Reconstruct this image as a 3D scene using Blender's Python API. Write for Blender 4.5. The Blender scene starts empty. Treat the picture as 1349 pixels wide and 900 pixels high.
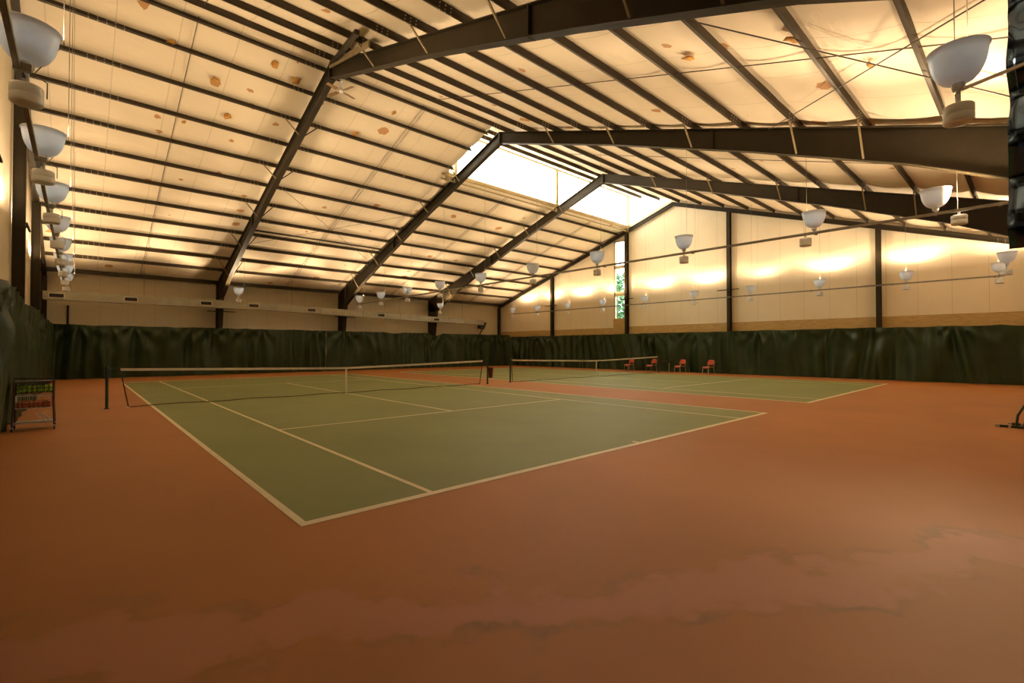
import bpy, bmesh, math, random
from mathutils import Vector, Matrix, noise

# ------------------------------------------------------------------ camera, sky, lights, exposure
SC = bpy.context.scene
COL = SC.collection
CAM_POS = (-1.4777, -4.3939, 1.5847)
YAW, PIT, FPX = 0.7388, 0.0138, 627.5
cd = bpy.data.cameras.new('camera')
cam = bpy.data.objects.new('camera', cd)
COL.objects.link(cam)
cd.sensor_fit = 'HORIZONTAL'
cd.sensor_width = 36.0
cd.lens = FPX / 1349.0 * 36.0
cd.clip_start, cd.clip_end = 0.05, 300
fw = Vector((math.sin(YAW) * math.cos(PIT), math.cos(YAW) * math.cos(PIT), math.sin(PIT)))
rt = Vector((math.cos(YAW), -math.sin(YAW), 0))
up = rt.cross(fw)
M = Matrix((rt, up, -fw)).transposed().to_4x4()
M.translation = Vector(CAM_POS)
cam.matrix_world = M
SC.camera = cam

SKY_STRENGTH = 13.0
w = bpy.data.worlds.new('sky')
SC.world = w
w.use_nodes = True
bg = w.node_tree.nodes['Background']
bg.inputs[0].default_value = (0.86, 0.93, 1.0, 1)
bg.inputs[1].default_value = SKY_STRENGTH

LAMP_WATTS = 124.0
LAMP_COLOR = (1.0, 0.71, 0.42)
DAY_WATTS = 45.0
SC.view_settings.view_transform = 'Standard'
SC.view_settings.look = 'None'
SC.view_settings.exposure = 0.0
SC.view_settings.gamma = 1.0
SC.view_settings.use_curve_mapping = False
SC.cycles.max_bounces = 10
SC.cycles.diffuse_bounces = 6
SC.cycles.sample_clamp_indirect = 8.0
SC.cycles.caustics_reflective = False
SC.cycles.caustics_refractive = False

# cool daylight from behind the camera, through an unseen door added for it
al = bpy.data.lights.new('unseen_door_daylight', 'AREA')
al.shape = 'RECTANGLE'
al.size, al.size_y = 3.4, 2.3
al.energy = DAY_WATTS
al.color = (0.62, 0.80, 1.0)
alo = bpy.data.objects.new('unseen_door_daylight', al)
COL.objects.link(alo)
alo.location = (0.8, -6.9, 1.5)
alo.rotation_euler = (math.radians(90), 0, 0)

# ------------------------------------------------------------------ building dimensions
YR, RZ, SL = 12.05, 11.5, 0.327          # ridge line, top of frames at ridge, roof slope
XL, XR = -2.97, 28.5                      # insulated end walls
YN, YF = -6.25, 30.35                     # insulated eave walls
FRX = (5.0, 12.8, 20.55)                  # portal frames
MX0, MY = 12.3, 15.65                     # clerestory monitor starts here
RAILZ = 4.55


def rz(y):
    return RZ - SL * abs(y - YR)


# ------------------------------------------------------------------ materials
def new_mat(name):
    m = bpy.data.materials.new(name)
    m.use_nodes = True
    nt = m.node_tree
    return m, nt, nt.nodes['Principled BSDF']


def N(nt, t, **kw):
    n = nt.nodes.new(t)
    for k, v in kw.items():
        setattr(n, k, v)
    return n


def coords(nt, kind='Object', scale=(1, 1, 1)):
    tc = N(nt, 'ShaderNodeTexCoord')
    mp = N(nt, 'ShaderNodeMapping')
    mp.inputs['Scale'].default_value = scale
    nt.links.new(tc.outputs[kind], mp.inputs['Vector'])
    return mp.outputs['Vector']


def noise_node(nt, vec, scale, detail=4, rough=0.55):
    n = N(nt, 'ShaderNodeTexNoise')
    n.inputs['Scale'].default_value = scale
    n.inputs['Detail'].default_value = detail
    n.inputs['Roughness'].default_value = rough
    nt.links.new(vec, n.inputs['Vector'])
    return n.outputs['Fac']


def ramp(nt, fac, stops):
    r = N(nt, 'ShaderNodeValToRGB')
    e = r.color_ramp.elements
    while len(e) < len(stops):
        e.new(0.5)
    for i, (p, c) in enumerate(stops):
        e[i].position = p
        e[i].color = (*c, 1) if len(c) == 3 else c
    nt.links.new(fac, r.inputs['Fac'])
    return r.outputs['Color']


def mix(nt, fac, a, b):
    m = N(nt, 'ShaderNodeMix', data_type='RGBA')
    if isinstance(fac, float):
        m.inputs[0].default_value = fac
    else:
        nt.links.new(fac, m.inputs[0])
    for idx, v in ((6, a), (7, b)):
        if isinstance(v, tuple):
            m.inputs[idx].default_value = (*v, 1)
        else:
            nt.links.new(v, m.inputs[idx])
    return m.outputs[2]


def bump(nt, b, h, strength=0.3, dist=0.02):
    n = N(nt, 'ShaderNodeBump')
    n.inputs['Strength'].default_value = strength
    n.inputs['Distance'].default_value = dist
    nt.links.new(h, n.inputs['Height'])
    nt.links.new(n.outputs['Normal'], b.inputs['Normal'])


def simple(name, col, rough=0.5, metal=0.0, var=0.15, scale=6.0, spec=None):
    m, nt, b = new_mat(name)
    v = coords(nt)
    f = noise_node(nt, v, scale)
    lo = tuple(c * (1 - var) for c in col)
    hi = tuple(min(1, c * (1 + var)) for c in col)
    nt.links.new(ramp(nt, f, [(0.3, lo), (0.7, hi)]), b.inputs['Base Color'])
    b.inputs['Roughness'].default_value = rough
    b.inputs['Metallic'].default_value = metal
    if spec is not None:
        b.inputs['Specular IOR Level'].default_value = spec
    return m


def math_node(nt, op, a, b=None, c=None):
    n = N(nt, 'ShaderNodeMath', operation=op)
    for i, v in enumerate((a, b, c)):
        if v is None:
            continue
        if isinstance(v, (int, float)):
            n.inputs[i].default_value = v
        else:
            nt.links.new(v, n.inputs[i])
    return n.outputs[0]


def mat_floor():
    m, nt, b = new_mat('red clay coloured court paint')
    v = coords(nt)
    big = noise_node(nt, v, 0.35, 5, 0.6)
    fine = noise_node(nt, v, 60, 2)
    base = ramp(nt, big, [(0.3, (0.35, 0.136, 0.032)), (0.7, (0.43, 0.168, 0.044))])
    # old repainted patch, pinker, with darker scuffed margins, running across the run-off area
    wob = noise_node(nt, v, 1.1, 4, 0.6)
    sep = N(nt, 'ShaderNodeSeparateXYZ')
    nt.links.new(v, sep.inputs[0])
    # band centre: a bent line x*0.95 + y = k
    t = math_node(nt, 'MULTIPLY_ADD', sep.outputs[0], 0.62, sep.outputs[1])
    t = math_node(nt, 'ADD', t, 1.95)
    t = math_node(nt, 'MULTIPLY_ADD', math_node(nt, 'SUBTRACT', wob, 0.5), 2.2, t)
    d = math_node(nt, 'ABSOLUTE', t)
    band = ramp(nt, d, [(0.0, (1, 1, 1)), (0.22, (0.8, 0.8, 0.8)), (0.36, (0, 0, 0))])
    edge = ramp(nt, d, [(0.27, (0, 0, 0)), (0.36, (1, 1, 1)), (0.50, (0, 0, 0))])
    patchy = ramp(nt, noise_node(nt, v, 1.7, 4), [(0.42, (0, 0, 0)), (0.68, (1, 1, 1))])
    c1 = mix(nt, math_node(nt, 'MULTIPLY', band, 0.55), base, (0.47, 0.200, 0.125))
    c2 = mix(nt, math_node(nt, 'MULTIPLY', math_node(nt, 'MULTIPLY', edge, patchy), 0.6), c1, (0.14, 0.10, 0.055))
    # small pale specks and wear
    sp = ramp(nt, noise_node(nt, v, 9, 2), [(0.735, (0, 0, 0)), (0.76, (1, 1, 1))])
    c3 = mix(nt, math_node(nt, 'MULTIPLY', sp, 0.22), c2, (0.45, 0.26, 0.15))
    c4 = mix(nt, math_node(nt, 'MULTIPLY', fine, 0.18), c3, (0.20, 0.075, 0.035))
    nt.links.new(c4, b.inputs['Base Color'])
    b.inputs['Roughness'].default_value = 0.62
    b.inputs['Specular IOR Level'].default_value = 0.35
    bump(nt, b, fine, 0.12, 0.004)
    return m


def mat_court():
    m, nt, b = new_mat('green court paint')
    v = coords(nt)
    big = noise_node(nt, v, 0.5, 5, 0.6)
    streak = noise_node(nt, coords(nt, 'Object', (0.6, 5, 1)), 0.8, 3)
    fine = noise_node(nt, v, 60, 2)
    c = ramp(nt, big, [(0.3, (0.165, 0.200, 0.070)), (0.7, (0.205, 0.245, 0.085))])
    c = mix(nt, math_node(nt, 'MULTIPLY', streak, 0.25), c, (0.215, 0.215, 0.080))
    nt.links.new(c, b.inputs['Base Color'])
    b.inputs['Roughness'].default_value = 0.6
    b.inputs['Specular IOR Level'].default_value = 0.35
    bump(nt, b, fine, 0.12, 0.004)
    return m


def mat_insulation(name, col, tears, seam=1.55, axis=0):
    m, nt, b = new_mat(name)
    v = coords(nt)
    sep = N(nt, 'ShaderNodeSeparateXYZ')
    nt.links.new(v, sep.inputs[0])
    big = noise_node(nt, v, 0.7, 4)
    base = ramp(nt, big, [(0.3, tuple(c * 0.93 for c in col)), (0.7, col)])
    # fabric seams
    s = math_node(nt, 'FRACT', math_node(nt, 'DIVIDE', sep.outputs[axis], seam))
    s = math_node(nt, 'ABSOLUTE', math_node(nt, 'SUBTRACT', s, 0.5))
    sl = ramp(nt, s, [(0.0, (1, 1, 1)), (0.008, (0.6, 0.6, 0.6)), (0.012, (0, 0, 0))])
    c = mix(nt, math_node(nt, 'MULTIPLY', sl, 0.6), base, tuple(x * 0.55 for x in col))
    wr = noise_node(nt, coords(nt, 'Object', (0.45, 2.2, 2.2) if axis == 0 else (1, 1, 0.4)), 2.2, 5, 0.6)
    if tears:
        vo = N(nt, 'ShaderNodeTexVoronoi')
        vo.inputs['Scale'].default_value = 0.85
        dist = N(nt, 'ShaderNodeTexNoise')
        dist.inputs['Scale'].default_value = 5.0
        nt.links.new(v, dist.inputs['Vector'])
        mv = N(nt, 'ShaderNodeMixRGB', blend_type='ADD')
        mv.inputs[0].default_value = 0.22
        nt.links.new(v, mv.inputs[1])
        nt.links.new(dist.outputs['Color'], mv.inputs[2])
        nt.links.new(mv.outputs[0], vo.inputs['Vector'])
        rnd = N(nt, 'ShaderNodeSeparateColor')
        nt.links.new(vo.outputs['Color'], rnd.inputs[0])
        thr = math_node(nt, 'MULTIPLY', math_node(nt, 'MAXIMUM', math_node(nt, 'SUBTRACT', rnd.outputs[0], 0.25), 0.0), 0.26)
        hit = math_node(nt, 'LESS_THAN', vo.outputs['Distance'], thr)
        c = mix(nt, math_node(nt, 'MULTIPLY', hit, 0.85), c, (0.46, 0.20, 0.035))
    nt.links.new(c, b.inputs['Base Color'])
    b.inputs['Roughness'].default_value = 0.55
    b.inputs['Specular IOR Level'].default_value = 0.3
    bump(nt, b, wr, 0.35, 0.05)
    return m


def mat_curtain():
    m, nt, b = new_mat('dark green vinyl')
    v = coords(nt)
    f = noise_node(nt, v, 1.2, 4)
    nt.links.new(ramp(nt, f, [(0.3, (0.017, 0.034, 0.014)), (0.7, (0.028, 0.052, 0.023))]), b.inputs['Base Color'])
    b.inputs['Roughness'].default_value = 0.4
    b.inputs['Specular IOR Level'].default_value = 0.32
    bump(nt, b, noise_node(nt, v, 5, 3), 0.2, 0.02)
    return m


def mat_net():
    m, nt, b = new_mat('black tennis net mesh')
    v = coords(nt)
    sep = N(nt, 'ShaderNodeSeparateXYZ')
    nt.links.new(v, sep.inputs[0])
    lines = []
    for k in (0, 2):
        s = math_node(nt, 'FRACT', math_node(nt, 'DIVIDE', sep.outputs[k], 0.045))
        lines.append(math_node(nt, 'LESS_THAN', s, 0.035))
    a = math_node(nt, 'MAXIMUM', lines[0], lines[1])
    b.inputs['Base Color'].default_value = (0.012, 0.014, 0.012, 1)
    b.inputs['Roughness'].default_value = 0.8
    nt.links.new(a, b.inputs['Alpha'])
    return m


def mat_plywood():
    m, nt, b = new_mat('bare plywood')
    v = coords(nt, 'Object', (1, 1, 6))
    f = noise_node(nt, v, 3, 6, 0.65)
    nt.links.new(ramp(nt, f, [(0.3, (0.42, 0.28, 0.10)), (0.7, (0.62, 0.43, 0.17))]), b.inputs['Base Color'])
    b.inputs['Roughness'].default_value = 0.7
    return m


def mat_glazing():
    m = bpy.data.materials.new('white translucent glazing')
    m.use_nodes = True
    nt = m.node_tree
    nt.nodes.clear()
    o = N(nt, 'ShaderNodeOutputMaterial')
    tl = N(nt, 'ShaderNodeBsdfTranslucent')
    tr = N(nt, 'ShaderNodeBsdfTransparent')
    f = noise_node(nt, coords(nt), 1.5, 3)
    nt.links.new(ramp(nt, f, [(0.3, (0.95, 0.80, 0.55)), (0.7, (1.0, 0.86, 0.62))]), tl.inputs[0])
    mx = N(nt, 'ShaderNodeMixShader')
    mx.inputs[0].default_value = 0.45
    nt.links.new(tl.outputs[0], mx.inputs[1])
    nt.links.new(tr.outputs[0], mx.inputs[2])
    nt.links.new(mx.outputs[0], o.inputs[0])
    return m


def mat_glass(name='clear window glass', tint=(0.93, 0.96, 0.95)):
    m = bpy.data.materials.new(name)
    m.use_nodes = True
    nt = m.node_tree
    nt.nodes.clear()
    o = N(nt, 'ShaderNodeOutputMaterial')
    gl = N(nt, 'ShaderNodeBsdfGlossy')
    gl.inputs['Roughness'].default_value = 0.05
    tr = N(nt, 'ShaderNodeBsdfTransparent')
    tr.inputs[0].default_value = (*tint, 1)
    mx = N(nt, 'ShaderNodeMixShader')
    mx.inputs[0].default_value = 0.93
    nt.links.new(gl.outputs[0], mx.inputs[1])
    nt.links.new(tr.outputs[0], mx.inputs[2])
    nt.links.new(mx.outputs[0], o.inputs[0])
    return m


MF = mat_floor()
MC = mat_court()
MLINE = simple('cream court line paint', (0.72, 0.63, 0.45), 0.6, 0, 0.08, 4)
MROOF = mat_insulation('cream roof insulation facing', (0.84, 0.74, 0.57), True, 1.5, 0)
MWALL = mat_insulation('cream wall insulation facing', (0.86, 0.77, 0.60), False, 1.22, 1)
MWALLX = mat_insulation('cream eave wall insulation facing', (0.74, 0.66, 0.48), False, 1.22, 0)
MSTEEL = simple('brown painted steel', (0.028, 0.021, 0.010), 0.55, 0.0, 0.18, 2.5, 0.25)
MPURL = simple('dark brown purlin steel', (0.046, 0.033, 0.016), 0.55, 0.0, 0.2, 3, 0.3)
MBOLT = simple('pale bolt heads', (0.55, 0.50, 0.40), 0.4, 0.3, 0.1, 10)
MBRACE = simple('tan brace angle', (0.26, 0.20, 0.11), 0.5, 0, 0.1, 4)
MROD = simple('dark steel rod', (0.07, 0.055, 0.035), 0.5, 0.4, 0.15, 8)
MCUR = mat_curtain()
MPLY = mat_plywood()
MGLZ = mat_glazing()
MGLS = mat_glass()
MTINT = mat_glass('grey tinted door glass', (0.30, 0.33, 0.36))  # tint dims the daylight through the added door
MPOST = simple('cream painted post', (0.34, 0.27, 0.14), 0.5, 0, 0.1, 4)
MNET = mat_net()
MWHITE = simple('white enamel', (0.78, 0.80, 0.82), 0.28, 0, 0.04, 4)
def mat_acrylic():
    m = bpy.data.materials.new('white acrylic bowl')
    m.use_nodes = True
    nt = m.node_tree
    b = nt.nodes['Principled BSDF']
    o = nt.nodes['Material Output']
    f = noise_node(nt, coords(nt), 4)
    nt.links.new(ramp(nt, f, [(0.3, (0.80, 0.82, 0.84)), (0.7, (0.86, 0.88, 0.90))]), b.inputs['Base Color'])
    b.inputs['Roughness'].default_value = 0.3
    tl = N(nt, 'ShaderNodeBsdfTranslucent')
    tl.inputs[0].default_value = (0.52, 0.70, 0.92, 1)
    mx = N(nt, 'ShaderNodeMixShader')
    mx.inputs[0].default_value = 0.042
    nt.links.new(b.outputs[0], mx.inputs[1])
    nt.links.new(tl.outputs[0], mx.inputs[2])
    nt.links.new(mx.outputs[0], o.inputs[0])
    return m


MACR = mat_acrylic()
MBALL = simple('grey white lamp housing', (0.78, 0.83, 0.90), 0.35, 0, 0.06, 6)
MGALV = simple('galvanised rail', (0.26, 0.25, 0.22), 0.45, 0.6, 0.15, 6)
MCABLE = simple('pale cable', (0.22, 0.20, 0.16), 0.6, 0, 0.08, 10)
MDUCT = simple('galvanised duct sheet', (0.40, 0.39, 0.31), 0.45, 0.35, 0.14, 2.5)
MVENT = simple('white vent frame', (0.72, 0.68, 0.56), 0.5, 0, 0.05, 10)
MBLACK = simple('black plastic', (0.016, 0.016, 0.018), 0.45, 0, 0.2, 8)
MBAND = simple('white net tape', (0.66, 0.62, 0.54), 0.8, 0, 0.07, 12)
MGREEN = simple('dark green enamel', (0.020, 0.045, 0.028), 0.35, 0, 0.15, 10)
MORANGE = simple('orange red plastic', (0.48, 0.075, 0.025), 0.4, 0, 0.12, 5)
MCHROME = simple('pale steel tube', (0.60, 0.58, 0.54), 0.3, 0.7, 0.08, 10)
MDKRED = simple('dark maroon steel', (0.060, 0.022, 0.016), 0.4, 0.2, 0.2, 8)
MTBALL = simple('yellow green tennis felt', (0.34, 0.62, 0.06), 0.9, 0, 0.15, 40)
MOBALL = simple('orange practice ball felt', (0.52, 0.13, 0.035), 0.9, 0, 0.15, 40)
MBIN = simple('dark red bin plastic', (0.12, 0.028, 0.018), 0.5, 0, 0.15, 8)
MTAN = simple('tan fan blade', (0.20, 0.12, 0.045), 0.5, 0, 0.1, 8)
MFLAP = simple('ochre torn fibre', (0.50, 0.25, 0.05), 0.9, 0, 0.3, 12)
MLEAF = simple('tree leaf', (0.050, 0.135, 0.040), 0.6, 0, 0.5, 1.3)
MBARK = simple('tree bark', (0.14, 0.10, 0.06), 0.9, 0, 0.2, 6)
MGRASS = simple('grass outside', (0.10, 0.18, 0.05), 0.9, 0, 0.25, 0.8)
MASPH = simple('clear white panel frame', (0.55, 0.46, 0.26), 0.5, 0, 0.1, 5)


def mat_sheet():
    m, nt, b = new_mat('glossy black polythene')
    f = noise_node(nt, coords(nt), 1, 2)
    nt.links.new(ramp(nt, f, [(0.3, (0.055, 0.090, 0.150)), (0.7, (0.085, 0.130, 0.205))]), b.inputs['Base Color'])
    b.inputs['Roughness'].default_value = 0.13
    b.inputs['Metallic'].default_value = 1.0
    bump(nt, b, noise_node(nt, coords(nt, 'Object', (1, 1, 3)), 3, 2), 0.08, 0.05)
    return m


MSHEET = mat_sheet()


# ------------------------------------------------------------------ mesh builders
class MB:
    def __init__(self):
        self.v, self.f, self.m, self.s = [], [], [], []

    def add(self, vs, fs, mi=0, smooth=False):
        o = len(self.v)
        self.v += [tuple(p) for p in vs]
        for f in fs:
            self.f.append([i + o for i in f])
            self.m.append(mi)
            self.s.append(smooth)
        return self

    def box(self, x0, x1, y0, y1, z0, z1, mi=0):
        vs = [(x, y, z) for x in (x0, x1) for y in (y0, y1) for z in (z0, z1)]
        return self.add(vs, [(0, 1, 3, 2), (4, 6, 7, 5), (0, 4, 5, 1), (2, 3, 7, 6), (0, 2, 6, 4), (1, 5, 7, 3)], mi)

    def bar(self, a, b, wd, ht, upv=(0, 0, 1), mi=0):
        a, b = Vector(a), Vector(b)
        d = (b - a).normalized()
        u = Vector(upv)
        if abs(d.dot(u)) > 0.98:
            u = Vector((1, 0, 0))
        s = d.cross(u).normalized()
        u = s.cross(d).normalized()
        vs = []
        for p in (a, b):
            for i, j in ((-1, -1), (1, -1), (1, 1), (-1, 1)):
                vs.append(p + s * (i * wd / 2) + u * (j * ht / 2))
        return self.add(vs, [(0, 1, 2, 3), (7, 6, 5, 4), (0, 4, 5, 1), (1, 5, 6, 2), (2, 6, 7, 3), (3, 7, 4, 0)], mi)

    def tube(self, pts, r, n=8, mi=0, caps=True):
        pts = [Vector(p) for p in pts]
        rr = r if isinstance(r, (list, tuple)) else [r] * len(pts)
        rings = []
        prev = None
        for i, p in enumerate(pts):
            d = (pts[min(i + 1, len(pts) - 1)] - pts[max(i - 1, 0)]).normalized()
            if prev is None:
                u = Vector((0, 0, 1)) if abs(d.z) < 0.9 else Vector((1, 0, 0))
            else:
                u = prev
            s = d.cross(u)
            if s.length < 1e-6:
                s = d.cross(Vector((0, 1, 0)))
            s.normalize()
            u = s.cross(d).normalized()
            prev = u
            rings.append([p + (s * math.cos(2 * math.pi * k / n) + u * math.sin(2 * math.pi * k / n)) * rr[i] for k in range(n)])
        vs = [q for r_ in rings for q in r_]
        fs = []
        for i in range(len(rings) - 1):
            for k in range(n):
                fs.append((i * n + k, i * n + (k + 1) % n, (i + 1) * n + (k + 1) % n, (i + 1) * n + k))
        self.add(vs, fs, mi, True)
        if caps:
            self.add(rings[0], [tuple(range(n - 1, -1, -1))], mi)
            self.add(rings[-1], [tuple(range(n))], mi)
        return self

    def lathe(self, prof, n=24, c=(0, 0, 0), mi=0, smooth=True):
        vs, fs = [], []
        for r, z in prof:
            for k in range(n):
                a = 2 * math.pi * k / n
                vs.append((c[0] + r * math.cos(a), c[1] + r * math.sin(a), c[2] + z))
        for i in range(len(prof) - 1):
            for k in range(n):
                fs.append((i * n + k, i * n + (k + 1) % n, (i + 1) * n + (k + 1) % n, (i + 1) * n + k))
        return self.add(vs, fs, mi, smooth)

    def prism(self, poly, axis, a, b, mi=0):
        """poly: 2-D outline; extruded along axis ('x': poly in y,z; 'y': x,z; 'z': x,y)"""
        n = len(poly)

        def p3(q, t):
            return {'x': (t, q[0], q[1]), 'y': (q[0], t, q[1]), 'z': (q[0], q[1], t)}[axis]
        vs = [p3(q, a) for q in poly] + [p3(q, b) for q in poly]
        fs = [tuple(range(n)), tuple(range(2 * n - 1, n - 1, -1))]
        for i in range(n):
            j = (i + 1) % n
            fs.append((i, i + n, j + n, j))
        return self.add(vs, fs, mi)

    def strip(self, top, bot, x0, x1, mi=0):
        """solid between two polylines in the y-z plane, thick from x0 to x1, one quad prism per step"""
        n = len(top)
        vs = []
        for (t, b) in zip(top, bot):
            vs += [(x0, *t), (x0, *b), (x1, *b), (x1, *t)]
        fs = [(0, 1, 2, 3), (4 * n - 1, 4 * n - 2, 4 * n - 3, 4 * n - 4)]
        for i in range(n - 1):
            for k in range(4):
                l = (k + 1) % 4
                fs.append((4 * i + k, 4 * i + 4 + k, 4 * i + 4 + l, 4 * i + l))
        return self.add(vs, fs, mi)

    def sphere(self, c, r, n=10, mi=0):
        prof = [(max(1e-4, r * math.sin(math.pi * i / (n // 2 + 1))), -r * math.cos(math.pi * i / (n // 2 + 1))) for i in range(n // 2 + 2)]
        return self.lathe(prof, n, c, mi)


def wpos(o):
    p = Vector((0, 0, 0))
    while o is not None:
        p = p + o.location
        o = o.parent
    return p


def obj(name, mb, mats, parent=None, loc=None, local=False, kind=None, label=None, smooth_fix=True):
    """link a builder as one mesh object; coordinates are world unless local"""
    base = wpos(parent) if parent is not None else Vector((0, 0, 0))
    lo = Vector(loc) if loc is not None else Vector((0, 0, 0))
    off = Vector((0, 0, 0)) if local else base + lo
    me = bpy.data.meshes.new(name)
    me.from_pydata([tuple(Vector(p) - off) for p in mb.v], [], mb.f)
    for m in (mats if isinstance(mats, (list, tuple)) else [mats]):
        me.materials.append(m)
    me.polygons.foreach_set('material_index', mb.m)
    me.polygons.foreach_set('use_smooth', mb.s)
    bm = bmesh.new()
    bm.from_mesh(me)
    bmesh.ops.recalc_face_normals(bm, faces=bm.faces)
    bm.to_mesh(me)
    bm.free()
    o = bpy.data.objects.new(name, me)
    COL.objects.link(o)
    o.location = lo
    if parent is not None:
        o.parent = parent
    if kind:
        o['kind'] = kind
    if label:
        o['label'] = label
    return o


def thing(name, label, cat, loc=(0, 0, 0), rotz=0.0, group=None):
    o = bpy.data.objects.new(name, None)
    o.empty_display_size = 0.2
    COL.objects.link(o)
    o.location = loc
    o.rotation_euler = (0, 0, rotz)
    return tag(o, label, cat, group)


def tag(o, label, cat, group=None):
    o['label'] = label
    o['category'] = cat
    if group:
        o['group'] = group
    return o


def dup_tree(root, loc, label, group=None, rotz=None):
    r = root.copy()
    COL.objects.link(r)
    r.location = loc
    if rotz is not None:
        r.rotation_euler = (0, 0, rotz)
    r['label'] = label
    if group:
        r['group'] = group
    for ch in list(root.children):
        c = ch.copy()
        COL.objects.link(c)
        c.parent = r
        for g in list(ch.children):
            d = g.copy()
            COL.objects.link(d)
            d.parent = c
    return r


ORD = ['first', 'second', 'third', 'fourth', 'fifth', 'sixth', 'seventh', 'eighth', 'ninth', 'tenth', 'eleventh', 'twelfth', 'thirteenth', 'fourteenth', 'fifteenth', 'sixteenth']

# ------------------------------------------------------------------ the setting: floor, courts, walls, ceiling
C2X = 14.153
CW, CLN = 10.973, 23.774
fl = obj('floor', MB().box(XL - 0.1, XR + 0.1, YN - 0.1, YF + 0.1, -0.2, 0.0), MF, kind='structure')
obj('ground_outside', MB().box(-40, 90, -60, 90, -0.4, -0.21), MGRASS, kind='structure')


def court(x0):
    obj('court_surface', MB().box(x0, x0 + CW, 0, CLN, -0.02, 0.002), MC, fl, kind='structure')
    m = MB()
    z0, z1 = -0.01, 0.004

    def ln(xa, xb, ya, yb):
        m.box(x0 + xa, x0 + xb, ya, yb, z0, z1)
    ln(0, CW, 0, 0.10)
    ln(0, CW, CLN - 0.10, CLN)
    ln(0, 0.07, 0.1, CLN - .1)
    ln(CW - 0.07, CW, 0.1, CLN - .1)
    ln(1.372, 1.432, 0.1, CLN - .1)
    ln(CW - 1.432, CW - 1.372, 0.1, CLN - .1)
    ln(1.432, CW - 1.432, 5.457, 5.517)
    ln(1.432, CW - 1.432, CLN - 5.517, CLN - 5.457)
    ln(CW / 2 - 0.03, CW / 2 + 0.03, 5.517, CLN - 5.517)
    ln(CW / 2 - 0.03, CW / 2 + 0.03, 0.10, 0.22)
    ln(CW / 2 - 0.03, CW / 2 + 0.03, CLN - 0.22, CLN - 0.10)
    obj('court_lines', m, MLINE, fl, kind='structure')


court(0.0)
court(C2X)


def gable_poly(y0, y1, z0=0.0, lift=0.30):
    pts = [(y0, z0), (y1, z0), (y1, rz(y1) + lift)]
    if y0 < YR < y1:
        pts.append((YR, RZ + lift))
    pts.append((y0, rz(y0) + lift))
    return pts


# end wall on the right with a tall slot window
WY0, WY1, WZ0, WZ1 = 16.02, 17.02, 3.76, 9.62
g = MB()
g.prism(gable_poly(YN - .1, WY0), 'x', XR, XR + 0.2)
g.prism(gable_poly(WY1, YF + .1), 'x', XR, XR + 0.2)
g.box(XR, XR + 0.2, WY0, WY1, 0, WZ0)
g.prism([(WY0, WZ1), (WY1, WZ1), (WY1, rz(WY1) + .3), (WY0, rz(WY0) + .3)], 'x', XR, XR + 0.2)
obj('wall_right', g, MWALL, kind='structure')
obj('wall_left', MB().prism(gable_poly(YN - .1, YF + .1), 'x', XL - 0.2, XL), MWALL, kind='structure')
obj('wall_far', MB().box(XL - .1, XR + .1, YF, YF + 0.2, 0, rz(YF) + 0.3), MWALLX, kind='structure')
nw = MB()
DX0, DX1, DZ = -0.8, 2.4, 2.5  # opening for the unseen door, added to let daylight in
nw.box(XL - .1, DX0, YN - 0.2, YN, 0, rz(YN) + 0.3)
nw.box(DX1, XR + .1, YN - 0.2, YN, 0, rz(YN) + 0.3)
nw.box(DX0, DX1, YN - 0.2, YN, DZ, rz(YN) + 0.3)
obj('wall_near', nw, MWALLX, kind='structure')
dm = MB()
for x in (DX0, (DX0 + DX1) / 2 - .05, DX1 - .1):
    dm.box(x, x + .1, YN - .15, YN - .05, 0, DZ)
dm.box(DX0, DX1, YN - .15, YN - .05, DZ - .1, DZ)
dm.box(DX0, DX1, YN - .15, YN - .05, 0, .12)
dr = obj('door_unseen', dm, MGALV, kind='structure')
obj('unseen_door_glass', MB().box(DX0 + .05, DX1 - .05, YN - .105, YN - .095, 0.1, DZ - .05), MTINT, dr, kind='structure')

# slot window
wf = MB()
for (ya, yb, za, zb) in ((WY0, WY0 + .09, WZ0, WZ1), (WY1 - .12, WY1, WZ0, WZ1), (WY0, WY1, WZ0, WZ0 + .07), (WY0, WY1, WZ1 - .07, WZ1), (WY0, WY1, 7.55, 7.78), (WY0, WY1, 5.48, 5.80)):
    wf.box(XR - .03, XR + .12, ya, yb, za, zb)
win = obj('window_1', wf, MASPH, kind='structure')
obj('window_pane', MB().box(XR + .05, XR + .06, WY0 + .03, WY1 - .03, WZ0 + .03, WZ1 - .03), MGLS, win, kind='structure')
obj('window_apron', MB().box(XR - .05, XR, WY0 - .05, WY1 + .05, 2.3, WZ0), MPLY, win, kind='structure')
# plywood band above the curtain on the right wall
obj('trim_1', MB().box(XR - .04, XR, YN, WY0 - .06, 1.9, 3.17).box(XR - .04, XR, WY1 + .06, YF, 1.9, 3.12), MPLY, kind='structure')

# ceiling fabric, draped between the purlins
FARD = [0.4] + [1.6 + 1.47 * i for i in range(11)]
NEARD = [0.4] + [1.9 + 1.47 * i for i in range(11)]
EXTD = [1.07, 2.54, 3.5]
random.seed(3)


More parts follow.
